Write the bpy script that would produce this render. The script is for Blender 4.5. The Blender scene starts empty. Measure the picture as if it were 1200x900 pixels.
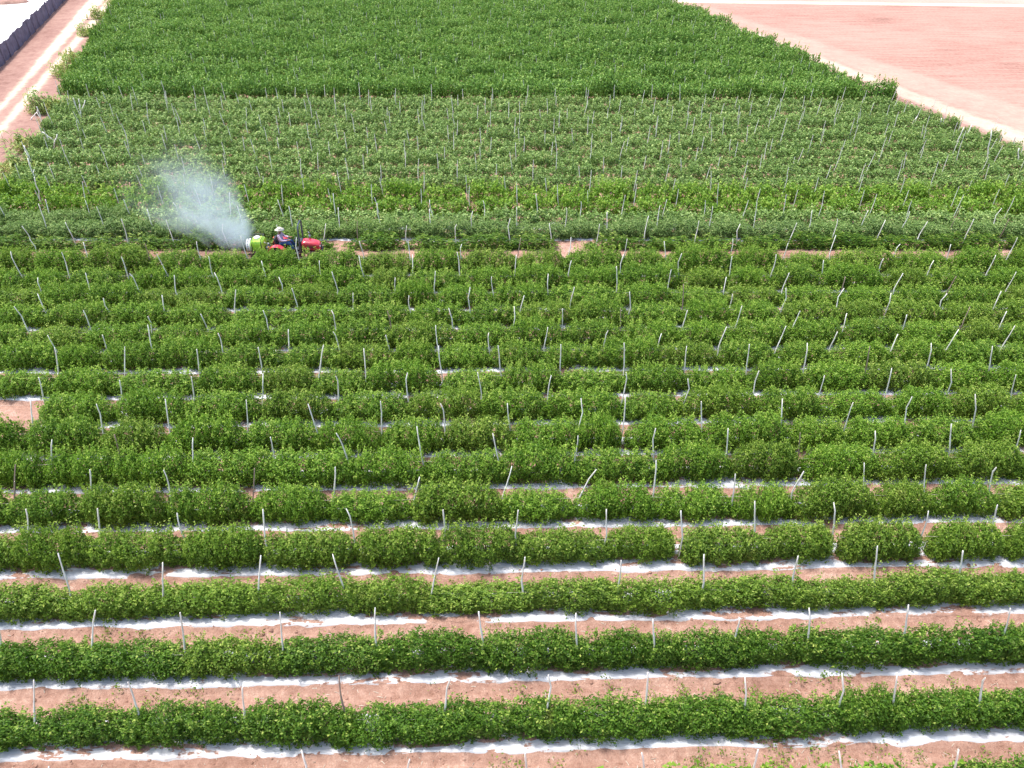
import bpy, bmesh, math, random
import numpy as np
from mathutils import Vector, Matrix

random.seed(7)
rng = np.random.default_rng(11)
sc = bpy.context.scene
COL = sc.collection

# ------------------------------------------------------------------ camera
H, F, PITCH, YAW, ROLL = 16.8, 841.0, math.radians(37.3), math.radians(2.0), math.radians(0.9)
Fw = Vector((math.sin(YAW) * math.cos(PITCH), math.cos(YAW) * math.cos(PITCH), -math.sin(PITCH)))
Rt0 = Vector((math.cos(YAW), -math.sin(YAW), 0))
Up0 = Rt0.cross(Fw)
Rt = Rt0 * math.cos(ROLL) + Up0 * math.sin(ROLL)
Up = Up0 * math.cos(ROLL) - Rt0 * math.sin(ROLL)
cam = bpy.data.cameras.new('camera')
cam.sensor_fit = 'HORIZONTAL'; cam.sensor_width = 36; cam.lens = 36 * F / 1200
cam.clip_end = 5000
co = bpy.data.objects.new('camera', cam); COL.objects.link(co)
m = Matrix((Rt, Up, -Fw)).transposed().to_4x4(); m.translation = Vector((0, 0, H))
co.matrix_world = m
sc.camera = co

def ray(px, py):
    return Rt * ((px - 600) / F) - Up * ((py - 450) / F) + Fw
def gp(px, py, z=0.0):                      # pixel -> point on the ground
    r = ray(px, py); t = (z - H) / r.z
    return Vector((r.x * t, r.y * t, z))
def pp(px, py, Y):                          # pixel -> point in the vertical plane of a row
    r = ray(px, py); t = Y / r.y
    return Vector((r.x * t, Y, H + r.z * t))
def proj(p):
    v = Vector(p) - Vector((0, 0, H)); d = v.dot(Fw)
    return 600 + F * v.dot(Rt) / d, 450 - F * v.dot(Up) / d
def rowY(py):
    return gp(600, py).y

# ------------------------------------------------------------------ light
SUN_EL, SUN_AZ = 72.0, -74.0                # azimuth from +Y, positive towards +X
w = bpy.data.worlds.new("World"); sc.world = w; w.use_nodes = True
nt = w.node_tree; nt.nodes.clear()
out = nt.nodes.new('ShaderNodeOutputWorld'); bg = nt.nodes.new('ShaderNodeBackground')
sky = nt.nodes.new('ShaderNodeTexSky'); sky.sky_type = 'NISHITA'; sky.sun_disc = False
sky.sun_elevation = math.radians(SUN_EL); sky.sun_rotation = math.radians(SUN_AZ)
sky.air_density = 1.0; sky.dust_density = 3.0; sky.ozone_density = 1.0
bg.inputs[1].default_value = 0.15
nt.links.new(sky.outputs[0], bg.inputs[0]); nt.links.new(bg.outputs[0], out.inputs[0])
sl = bpy.data.lights.new('sun', 'SUN'); sl.energy = 2.4; sl.angle = math.radians(8); sl.color = (1, .965, .91)
so = bpy.data.objects.new('sun', sl); COL.objects.link(so)
az, el = math.radians(SUN_AZ), math.radians(SUN_EL)
sd = Vector((math.sin(az) * math.cos(el), math.cos(az) * math.cos(el), math.sin(el)))
so.rotation_euler = sd.to_track_quat('Z', 'Y').to_euler(); so.location = (0, 0, 60)
sc.view_settings.view_transform = 'Standard'; sc.view_settings.look = 'None'
sc.view_settings.gamma = 1; sc.view_settings.use_curve_mapping = False
sc.view_settings.exposure = 1.08

MIST = 1.05
# ------------------------------------------------------------------ helpers
def tag(o, label=None, cat=None, group=None, kind=None):
    if label: o['label'] = label
    if cat: o['category'] = cat
    if group: o['group'] = group
    if kind: o['kind'] = kind
    return o
def empty(name, loc, rz=0):
    o = bpy.data.objects.new(name, None); COL.objects.link(o)
    o.location = loc; o.rotation_euler = (0, 0, rz); o.empty_display_size = .2
    return o
def link(name, me, parent=None, loc=None):
    o = bpy.data.objects.new(name, me); COL.objects.link(o)
    if parent: o.parent = parent
    if loc is not None: o.location = loc
    return o
def obj(name, bm, mat, parent=None, smooth=True, loc=None):
    me = bpy.data.meshes.new(name); bm.normal_update(); bm.to_mesh(me); bm.free()
    for mm in (mat if isinstance(mat, (list, tuple)) else [mat]): me.materials.append(mm)
    if smooth:
        for p in me.polygons: p.use_smooth = True
    return link(name, me, parent, loc)
def npmesh(name, verts, faces, k, mat, attrs=None, smooth=False):
    me = bpy.data.meshes.new(name)
    n = len(verts); f = len(faces)
    me.vertices.add(n); me.vertices.foreach_set('co', np.ascontiguousarray(verts, dtype=np.float32).ravel())
    me.loops.add(f * k); me.loops.foreach_set('vertex_index', np.ascontiguousarray(faces, dtype=np.int32).ravel())
    me.polygons.add(f)
    me.polygons.foreach_set('loop_start', np.arange(f, dtype=np.int32) * k)
    me.polygons.foreach_set('loop_total', np.full(f, k, dtype=np.int32))
    me.update(calc_edges=True)
    for a, v in (attrs or {}).items():
        at = me.attributes.new(a, 'FLOAT', 'POINT'); at.data.foreach_set('value', np.ascontiguousarray(v, dtype=np.float32))
    if mat: me.materials.append(mat)
    me.polygons.foreach_set('use_smooth', np.full(f, smooth))
    return me

# ------------------------------------------------------------------ materials
class NB:
    def __init__(s, name):
        s.m = bpy.data.materials.new(name); s.m.use_nodes = True
        s.t = s.m.node_tree; s.t.nodes.clear()
        s.o = s.n('ShaderNodeOutputMaterial')
    def n(s, ty, **kw):
        x = s.t.nodes.new(ty)
        for a, b in kw.items(): setattr(x, a, b)
        return x
    def l(s, a, b): s.t.links.new(a, b)
    def inp(s, sock, v):
        if isinstance(v, bpy.types.NodeSocket): s.l(v, sock)
        else: sock.default_value = v
    def math(s, op, a, b=0.0, c=None):
        x = s.n('ShaderNodeMath', operation=op); s.inp(x.inputs[0], a); s.inp(x.inputs[1], b)
        if c is not None: s.inp(x.inputs[2], c)
        return x.outputs[0]
    def coord(s, scale=(1, 1, 1), obj=True, geo=False):
        if geo: src = s.n('ShaderNodeNewGeometry').outputs['Position']
        else: src = s.n('ShaderNodeTexCoord').outputs['Object']
        mp = s.n('ShaderNodeMapping'); mp.inputs['Scale'].default_value = scale; s.l(src, mp.inputs[0]); return mp.outputs[0]
    def noise(s, vec, sc_, det=4, rough=.55, dist=0.):
        x = s.n('ShaderNodeTexNoise'); s.l(vec, x.inputs['Vector']); x.inputs['Scale'].default_value = sc_
        x.inputs['Detail'].default_value = det; x.inputs['Roughness'].default_value = rough; x.inputs['Distortion'].default_value = dist
        return x.outputs[0]
    def ramp(s, f, stops):
        x = s.n('ShaderNodeValToRGB'); s.inp(x.inputs[0], f)
        e = x.color_ramp.elements
        while len(e) < len(stops): e.new(.5)
        for i, (p, c) in enumerate(stops):
            e[i].position = p; e[i].color = (*c, 1) if len(c) == 3 else c
        return x.outputs[0]
    def mix(s, f, a, b):
        x = s.n('ShaderNodeMix', data_type='RGBA'); s.inp(x.inputs[0], f)
        s.inp(x.inputs[6], a if isinstance(a, bpy.types.NodeSocket) else (*a, 1)); s.inp(x.inputs[7], b if isinstance(b, bpy.types.NodeSocket) else (*b, 1))
        return x.outputs[2]
    def bump(s, h, st=.5, d=.02):
        x = s.n('ShaderNodeBump'); x.inputs['Strength'].default_value = st; x.inputs['Distance'].default_value = d
        s.l(h, x.inputs['Height']); return x.outputs[0]
    def bsdf(s, col, rough=.7, spec=.3, nrm=None, metal=0., coat=0.):
        b = s.n('ShaderNodeBsdfPrincipled')
        s.inp(b.inputs['Base Color'], col if isinstance(col, bpy.types.NodeSocket) else (*col, 1)); s.inp(b.inputs['Roughness'], rough)
        b.inputs['Specular IOR Level'].default_value = spec; b.inputs['Metallic'].default_value = metal
        b.inputs['Coat Weight'].default_value = coat
        if nrm: s.l(nrm, b.inputs['Normal'])
        return b.outputs[0]
    def done(s, sh): s.l(sh, s.o.inputs[0]); return s.m

def foliage(name, dark, mid, light, yellow, transl=.40, rough=.5):
    b = NB(name)
    a = b.n('ShaderNodeAttribute', attribute_name='tone').outputs['Fac']
    pos = b.coord(geo=True)
    big = b.noise(pos, .55, 3); small = b.noise(pos, 2.6, 2)
    t = b.math('ADD', b.math('MULTIPLY', a, .62), b.math('MULTIPLY', b.math('ADD', b.math('MULTIPLY', big, .6), b.math('MULTIPLY', small, .4)), .5))
    c = b.ramp(t, [(.2, dark), (.5, mid), (.78, light), (.93, yellow)])
    oi = b.n('ShaderNodeObjectInfo').outputs['Random']
    c = b.mix(b.math('MULTIPLY', oi, .30), c, b.mix(.55, c, tuple(min(.9, q * 1.9) for q in mid[:2]) + (mid[2] * 1.2,)))
    dry = b.ramp(b.noise(pos, 1.25, 5, .7), [(.60, (0, 0, 0)), (.70, (1, 1, 1))])
    c = b.mix(b.math('MULTIPLY', dry, .38), c, (.24, .19, .06))
    pr = b.bsdf(c, rough, .35)
    tr = b.n('ShaderNodeBsdfTranslucent'); b.l(b.mix(.35, c, (.20, .34, .03)), tr.inputs[0])
    mx = b.n('ShaderNodeMixShader'); mx.inputs[0].default_value = transl; b.l(pr, mx.inputs[1]); b.l(tr.outputs[0], mx.inputs[2])
    return b.done(mx.outputs[0])
def plain(name, col, rough=.6, spec=.4, metal=0., var=.12, sc_=6., coat=0., bump=0.):
    b = NB(name); n_ = b.noise(b.coord(), sc_, 4)
    c2 = tuple(min(1, x * (1 - var) + .0) for x in col); c3 = tuple(min(1, x * (1 + var)) for x in col)
    c = b.ramp(n_, [(.3, c2), (.7, c3)])
    nm = b.bump(n_, bump, .01) if bump else None
    return b.done(b.bsdf(c, rough, spec, nm, metal, coat))

MF_near = foliage('bush_leaves', (.026, .082, .007), (.080, .178, .014), (.205, .340, .040), (.50, .58, .13))
MF_mid = foliage('mid_row_leaves', (.046, .120, .012), (.138, .275, .024), (.300, .450, .056), (.52, .62, .14))
MF_olive = foliage('olive_bush_leaves', (.050, .112, .012), (.150, .265, .028), (.310, .430, .062), (.52, .60, .15))
MF_pale = foliage('pale_crop_leaves', (.055, .115, .028), (.155, .262, .066), (.320, .445, .135), (.54, .62, .24), transl=.30)
MF_deep = foliage('dense_crop_leaves', (.028, .090, .012), (.125, .265, .038), (.275, .445, .090), (.42, .56, .14), transl=.28)
MF_maize = foliage('maize_leaves', (.11, .19, .04), (.22, .33, .08), (.38, .47, .15), (.62, .58, .20))
M_stem = plain('green_stem', (.16, .17, .06), .8, .2)

def soil_mix(b, geo=True):
    pos = b.coord(geo=True)
    n1 = b.noise(pos, .35, 4, .6); n2 = b.noise(pos, 5.5, 6, .65); n3 = b.noise(pos, 32, 4, .7)
    st = b.noise(b.coord((.6, 5.5, 1), geo=True), 1.1, 5, .6)
    t = b.math('ADD', b.math('ADD', b.math('MULTIPLY', n1, .25), b.math('MULTIPLY', n2, .3)), b.math('ADD', b.math('MULTIPLY', n3, .25), b.math('MULTIPLY', st, .2)))
    c = b.ramp(t, [(.36, (.17, .088, .062)), (.45, (.31, .175, .130)), (.54, (.42, .258, .200)), (.63, (.60, .43, .345))])
    h = b.math('ADD', b.math('MULTIPLY', n2, 1.), b.math('MULTIPLY', n3, .5))
    return c, h
def M_soil_():
    b = NB('red_soil'); c, h = soil_mix(b)
    return b.done(b.bsdf(c, .95, .15, b.bump(h, .9, .05)))
M_soil = M_soil_()
def M_film_():
    b = NB('silver_plastic_film'); c, h = soil_mix(b)
    pos = b.coord((.45, 2.2, 1), geo=True)
    d = b.noise(pos, 1.25, 7, .62, .4)
    sp = b.noise(b.coord(geo=True), 9., 4, .6)
    d = b.math('ADD', d, b.n('ShaderNodeAttribute', attribute_name='planting').outputs['Fac'])
    k = b.ramp(b.math('ADD', d, b.math('MULTIPLY', b.math('SUBTRACT', sp, .5), .18)), [(.582, (0, 0, 0)), (.605, (1, 1, 1))])
    dust = b.ramp(d, [(.35, (.59, .62, .67)), (.56, (.53, .53, .55))])
    cr = b.noise(b.coord((.8, 9, 1), geo=True), 3., 4, .5)
    film = b.bsdf(dust, .38, .6, b.bump(cr, .6, .03))
    soil = b.bsdf(c, .95, .15, b.bump(h, .9, .05))
    mx = b.n('ShaderNodeMixShader'); b.l(k, mx.inputs[0]); b.l(film, mx.inputs[1]); b.l(soil, mx.inputs[2])
    return b.done(mx.outputs[0])
M_film = M_film_()
def M_dirt(name, stops, scale=(.25, 2.2, 1), bump=.5):
    b = NB(name); a = b.noise(b.coord(scale, geo=True), .9, 6, .62); c_ = b.noise(b.coord(geo=True), 3.1, 6, .65); g = b.noise(b.coord(geo=True), .09, 3, .5)
    t = b.math('ADD', b.math('ADD', b.math('MULTIPLY', a, .4), b.math('MULTIPLY', c_, .35)), b.math('MULTIPLY', g, .25))
    return b.done(b.bsdf(b.ramp(t, stops), .95, .12, b.bump(c_, bump, .05)))
M_field = M_dirt('bare_field_soil', [(.38, (.34, .185, .145)), (.47, (.47, .275, .225)), (.58, (.56, .345, .285))])
M_head = M_dirt('headland_soil', [(.36, (.46, .29, .23)), (.5, (.54, .35, .275)), (.62, (.60, .42, .33))], (1, 1, 1), .3)
M_path = M_dirt('pale_dust', [(.34, (.52, .38, .29)), (.5, (.64, .50, .39)), (.64, (.74, .62, .50))], (1, 1, 1), .3)
M_verge = M_dirt('verge_soil', [(.36, (.26, .15, .115)), (.47, (.36, .215, .17)), (.6, (.46, .30, .24))], (1, 1, 1), .6)
M_sand = M_dirt('white_sand', [(.35, (.86, .84, .78)), (.6, (.94, .93, .90))], (1, 1, 1), .2)

def M_wood(name, a, b_):
    b = NB(name); n_ = b.noise(b.coord((6, 6, 1.2)), 3, 5, .6)
    oi = b.n('ShaderNodeObjectInfo').outputs['Random']
    c = b.ramp(n_, [(.32, a), (.55, b_), (.7, tuple(min(1, x * 1.15) for x in b_))])
    c = b.mix(b.math('MULTIPLY', oi, .25), c, (.50, .43, .35))
    return b.done(b.bsdf(c, .85, .2, b.bump(n_, .5, .01)))
M_stake = M_wood('pale_bark', (.74, .69, .61), (.96, .92, .84))
M_stakeb = M_wood('brown_bark', (.16, .10, .08), (.34, .24, .19))
M_twine = plain('twine', (.55, .50, .42), .8, .2)

# ------------------------------------------------------------------ rows
STRIPES = [968, 882, 800, 730.5, 672.5, 621, 575, 537, 500.5, 467.6, 438, 413, 388, 366, 345.5, 326]
ROWS = []       # Y of row centre, height, width, kind
for i, s in enumerate(STRIPES):
    ROWS.append(dict(i=i, Y=rowY(s) + .46, h=1.0, w=1.0, kind='near', film=True))
HW = [(.88, .9), (1.0, .9), (.96, .88), (.95, .88), (1.2, 1.0), (1.2, 1.08), (1.2, 1.12), (1.14, 1.12), (1.06, 1.1), (1.0, 1.1), (.98, 1.1), (.97, 1.12), (.96, 1.12), (.95, 1.12), (.98, 1.15), (1.12, 1.2)]
for r, (h, w_) in zip(ROWS, HW): r['h'], r['w'] = h, w_
n0 = len(ROWS)
for py, h, w_, kd in [(298.5, .80, .95, 'low'), (284, .85, 1.25, 'pale'), (271, .9, 1.2, 'pale'), (257, 1.1, 1.3, 'near'), (241, 1.15, 1.3, 'near')]:
    ROWS.append(dict(i=len(ROWS), Y=rowY(py) + .46, h=h, w=w_, kind=kd, film=(kd == 'pale')))
Y = ROWS[-1]['Y'] + 1.75
YB = rowY(119.5) + .35
nr = int(round((YB - Y - .2) / 1.64)); stp = (YB - .6 - Y) / nr
for j in range(nr):
    ROWS.append(dict(i=len(ROWS), Y=Y + j * stp, h=random.uniform(.84, 1.04), w=1.0, kind='pale', film=False))
nD = 0
Y = YB
while Y < 112:
    ROWS.append(dict(i=len(ROWS), Y=Y, h=random.uniform(1.18, 1.5) if Y > YB + .5 else 1.75, w=.88 if Y > YB + .5 else 1.5, kind='deep', film=False)); Y += 1.66
SKEW = {i: random.uniform(-.002, .002) for i in range(len(ROWS))}

# field edges on the ground: x limits by Y
def line_fit(pts):
    P = np.array([[gp(*p).x, gp(*p).y] for p in pts]); return np.polyfit(P[:, 1], P[:, 0], 1)
L_edge = line_fit([(-18, 250), (8, 207), (33, 172), (50, 145), (62, 128)])
L_edge2 = line_fit([(75, 113), (83, 93), (92, 64), (104, 40), (123, 20), (141, 4)])
R_edge1 = line_fit([(1190, 180), (1130, 154), (1062, 132)])
R_edge2 = line_fit([(1000, 99), (962, 84), (900, 58), (835, 28), (786, 8)])
def xlim(Yr, kind):
    l = np.polyval(L_edge2 if kind == 'deep' else L_edge, Yr) + .7
    r = np.polyval(R_edge2 if kind == 'deep' else R_edge1, Yr)
    if kind == 'deep' and abs(Yr - YB) < .1: r = gp(1044, 121).x
    elif kind == 'deep': r -= 2.2 * math.exp(-(Yr - YB) / 6)
    if kind != 'deep': r -= .2
    # clip to a margin past the picture
    def xat(px):
        lo, hi = -90, 90
        for _ in range(40):
            md = (lo + hi) / 2
            if proj((md, Yr, .5))[0] < px: lo = md
            else: hi = md
        return lo
    return max(l, xat(-110)), min(r, xat(1310))

# ------------------------------------------------------------------ ground
def vnoise(x, y, s, seed):
    r_ = np.random.default_rng(seed); G = r_.random((256, 256))
    x = x * s + 1000.3; y = y * s + 1000.7
    xi = np.floor(x).astype(int); yi = np.floor(y).astype(int); fx = x - xi; fy = y - yi
    fx = fx * fx * (3 - 2 * fx); fy = fy * fy * (3 - 2 * fy)
    g = lambda a, b: G[a % 256, b % 256]
    return (g(xi, yi) * (1 - fx) + g(xi + 1, yi) * fx) * (1 - fy) + (g(xi, yi + 1) * (1 - fx) + g(xi + 1, yi + 1) * fx) * fy - .5
ROWY = np.array([r['Y'] for r in ROWS])
def bed(y, x):
    z = np.zeros_like(y)
    for r in ROWS[:n0 + 5]:
        d = np.abs(y - r['Y'])
        z += .13 * np.clip((.80 - d) / .34, 0, 1) ** 1.4 * (d < .8)
    return np.minimum(z, .13)
def gz(x, y):
    lump = vnoise(x, y, 1.1, 1) * .05 + vnoise(x, y, 3.3, 2) * .045 + vnoise(x, y, 7.5, 3) * .035
    d = np.full_like(y, 9.)
    for r in ROWS[:n0 + 5]: d = np.minimum(d, np.abs(y - r['Y']))
    lump = lump * np.clip((d - .35) / .25, .12, 1)
    return bed(y, x) + lump
ys = np.concatenate([[-300, -60, -10, 0, 2, 4], np.arange(5, 46, .075), np.arange(46, 130, .8), [140, 170, 250, 500, 1200, 2500]])
xs = np.concatenate([[-2500, -800, -300, -120, -70, -50, -40], np.arange(-32, 32, .11), [33, 36, 40, 50, 70, 120, 300, 800, 2500]])
X, Yg = np.meshgrid(xs, ys); Z = gz(X, Yg)
edge = np.clip((34 - np.abs(X)) / 2, 0, 1) * np.clip((46 - Yg) / 2, 0, 1) * np.clip((Yg - 4) / 1, 0, 1)
# outside the beds' field the ground is level: left lane and right headland
lx = np.polyval(L_edge, Yg); rx = np.polyval(R_edge1, Yg)
edge *= np.clip((X - lx + .5) / 1.0, 0, 1) * np.clip((rx - X + .5) / 1., 0, 1)
Z = Z * edge
V = np.stack([X, Yg, Z], -1).reshape(-1, 3); nx, ny = len(xs), len(ys)
I = np.arange(nx * ny).reshape(ny, nx)
Fq = np.stack([I[:-1, :-1], I[:-1, 1:], I[1:, 1:], I[1:, :-1]], -1).reshape(-1, 4)
g = link('ground', npmesh('ground', V, Fq, 4, M_soil, smooth=True)); tag(g, kind='structure')

def sheet(name, poly, mat, z=.004, step=None):
    bm = bmesh.new(); bm.faces.new([bm.verts.new((p[0], p[1], z)) for p in poly]); bmesh.ops.recalc_face_normals(bm, faces=bm.faces)
    for f in bm.faces:
        if f.normal.z < 0: f.normal_flip()
    o = obj(name, bm, mat, smooth=False); return tag(o, kind='structure')
def band(name, left, right, y0, y1, mat, z, wob=.0, seed=1, n=120):
    """strip between two lines x = f(y), with an uneven edge"""
    yy = np.linspace(y0, y1, n)
    a = np.polyval(left, yy) + vnoise(yy, yy * 0, .35, seed) * wob + vnoise(yy, yy * 0, 1.4, seed + 3) * wob * .5
    c = np.polyval(right, yy) + vnoise(yy, yy * 0, .35, seed + 5) * wob + vnoise(yy, yy * 0, 1.4, seed + 8) * wob * .5
    V = np.concatenate([np.stack([a, yy, np.full(n, z)], -1), np.stack([c, yy, np.full(n, z)], -1)])
    Fc = np.stack([np.arange(n - 1), np.arange(n - 1) + n, np.arange(n - 1) + n + 1, np.arange(n - 1) + 1], -1)
    return tag(link(name, npmesh(name, V, Fc, 4, mat)), kind='structure')
# left farm lane
fence_l = line_fit([(0, 80), (39, 40), (77, 0)])
rutA0 = line_fit([(4, 120), (50, 60), (104, 0)]); rutA1 = line_fit([(13, 120), (64, 60), (124, 0)])
rutB0 = line_fit([(24, 120), (70, 60), (107, 20), (126, 0)]); rutB1 = line_fit([(37, 120), (82, 60), (118, 20), (139, 0)])
Lm = lambda a, d: np.array([a[0], a[1] + d])
def dirt_cols(b, stops, scale):
    a = b.noise(b.coord(scale, geo=True), .9, 6, .62); c_ = b.noise(b.coord(geo=True), 3.1, 6, .65); g_ = b.noise(b.coord(geo=True), .09, 3, .5)
    t = b.math('ADD', b.math('ADD', b.math('MULTIPLY', a, .4), b.math('MULTIPLY', c_, .35)), b.math('MULTIPLY', g_, .25))
    return b.ramp(t, stops), c_
def banded(name, base, bands):
    """soil with worn bands of another soil between two ground lines x = a*y + b, soft uneven edges"""
    b = NB(name); col, h = dirt_cols(b, *base)
    sp = b.n('ShaderNodeSeparateXYZ'); b.l(b.n('ShaderNodeNewGeometry').outputs['Position'], sp.inputs[0]); X_, Y_ = sp.outputs[0], sp.outputs[1]
    n1 = b.noise(b.coord(geo=True), .55, 5, .6); n2 = b.noise(b.coord(geo=True), 2.4, 5, .6)
    nn = b.math('SUBTRACT', b.math('ADD', b.math('MULTIPLY', n1, .6), b.math('MULTIPLY', n2, .4)), .5)
    for lo, hi, stops, scale, soft, amp, st in bands:
        u = b.math('SUBTRACT', X_, b.math('MULTIPLY_ADD', Y_, float(lo[0]), float(lo[1]))); v = b.math('SUBTRACT', b.math('MULTIPLY_ADD', Y_, float(hi[0]), float(hi[1])), X_)
        d = b.math('ADD', b.math('MINIMUM', u, v), b.math('MULTIPLY', nn, amp))
        k = b.n('ShaderNodeMapRange', interpolation_type='SMOOTHSTEP'); b.l(d, k.inputs[0]); k.inputs[1].default_value = -soft; k.inputs[2].default_value = soft; k.inputs[4].default_value = st
        c2, _ = dirt_cols(b, stops, scale); col = b.mix(k.outputs[0], col, c2)
    return b.done(b.bsdf(col, .95, .12, b.bump(h, .5, .05)))
SV_ = [(.36, (.20, .105, .085)), (.47, (.28, .16, .13)), (.6, (.37, .23, .185))]
SP_ = [(.34, (.50, .37, .28)), (.5, (.62, .48, .37)), (.64, (.72, .60, .47))]
SH_ = [(.36, (.37, .225, .18)), (.5, (.435, .275, .22)), (.62, (.49, .33, .26))]
SF_ = [(.38, (.24, .125, .098)), (.47, (.365, .203, .160)), (.58, (.445, .265, .212))]
M_lane = banded('lane_dirt', (SV_, (1, 1, 1)), [(Lm(rutA0, -.4), Lm(rutB1, .4), SH_, (1, 1, 1), .6, 1.2, .35), (Lm(rutA0, .1), Lm(rutA1, -.1), SP_, (1, 1, 1), .3, 1.2, 1.), (Lm(rutB0, .15), Lm(rutB1, -.1), SP_, (1, 1, 1), .3, 1.2, 1.)])
band('lane', Lm(fence_l, -.4), Lm(L_edge2, .5), 20, 190, M_lane, .006, 0., 3)
# pale sand yard beyond the fence
sheet('yard', [(np.polyval(fence_l, 20) - .2, 20), (np.polyval(fence_l, 230) - .2, 230), (-320, 230), (-320, 20)], M_sand, .012)
# right side: path, headland, bare field
p_up = line_fit([(1200, 151), (1100, 119), (1017, 87), (900, 44), (806, 6)]); p_dn = line_fit([(1200, 164), (1100, 135), (1017, 102), (900, 56), (796, 8)])
h_up = line_fit([(1200, 127), (1013, 66), (867, 20)])
ST_ = (.25, 2.2, 1)
M_right = banded('bare_field_dirt', (SF_, ST_), [(Lm(p_dn, -9.), Lm(p_dn, .3), SV_, (1, 1, 1), .5, 1.5, 1.), (p_up, h_up, SH_, (1, 1, 1), .8, 2., .9), (Lm(p_dn, .2), Lm(p_up, -.3), [(.34, (.40, .27, .21)), (.5, (.50, .36, .285)), (.64, (.58, .45, .36))], (1, 1, 1), .5, 2.2, 1.)])
band('field', Lm(R_edge1, -1.5), np.array([0, 400.]), 20, 118, M_right, .005, 0., 41, 60)
sheet('track', [(18, 103.5), (18, 105.4), (400, 98.4), (400, 96.)], M_path, .017)
sheet('field', [(16, 105.2), (16, 420), (400, 420), (400, 98.2)], M_field, .008)

# ------------------------------------------------------------------ plastic mulch strips
ORD = ['zeroth', 'first', 'second', 'third', 'fourth', 'fifth', 'sixth', 'seventh', 'eighth', 'ninth', 'tenth', 'eleventh', 'twelfth', 'thirteenth', 'fourteenth', 'fifteenth', 'sixteenth', 'seventeenth', 'eighteenth', 'nineteenth', 'twentieth',
       'twenty-first', 'twenty-second', 'twenty-third', 'twenty-fourth', 'twenty-fifth', 'twenty-sixth', 'twenty-seventh', 'twenty-eighth', 'twenty-ninth', 'thirtieth'] + ['%dth' % k for k in range(31, 90)]
def rowname(i):
    if i == 0: return 'the row cut by the bottom edge'
    return 'the %s full row from the front' % ORD[i]
for r in ROWS:
    if not r['film']: continue
    x0, x1 = xlim(r['Y'], r['kind'])
    if r['i'] == 8: x0 = gp(52, 500).x
    n = int((x1 - x0) / .12)
    xx = np.linspace(x0, x1, n); offs = np.array([-.52, -.49, -.45, -.38, -.25, 0, .25, .42, .52])
    XX, OO = np.meshgrid(xx, offs)
    wob = 1 + vnoise(XX, OO * 0 + r['i'] * 7, .9, 5) * .16 + vnoise(XX, OO * 0 + r['i'] * 7, 3.5, 6) * .10
    YY = r['Y'] + OO * wob
    ZZ = bed(YY, XX) + .014 + vnoise(XX, YY, 4, 9) * .022 * (np.abs(OO) > .3)
    ZZ = np.where(np.abs(OO) > .50, ZZ - .04, ZZ)
    V = np.stack([XX, YY, ZZ], -1).reshape(-1, 3); I = np.arange(n * len(offs)).reshape(len(offs), n)
    Fc = np.stack([I[:-1, :-1], I[:-1, 1:], I[1:, 1:], I[1:, :-1]], -1).reshape(-1, 4)
    hole = (np.abs(OO) < .3) * (.055 + .05 * (OO == 0))
    o = link('plastic_mulch', npmesh('plastic_mulch', V, Fc, 4, M_film, {'planting': hole.ravel()}, smooth=True))
    tag(o, 'silver white plastic film partly under soil along %s' % rowname(r['i']), 'plastic film', 'plastic mulch strips under the rows')

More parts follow.
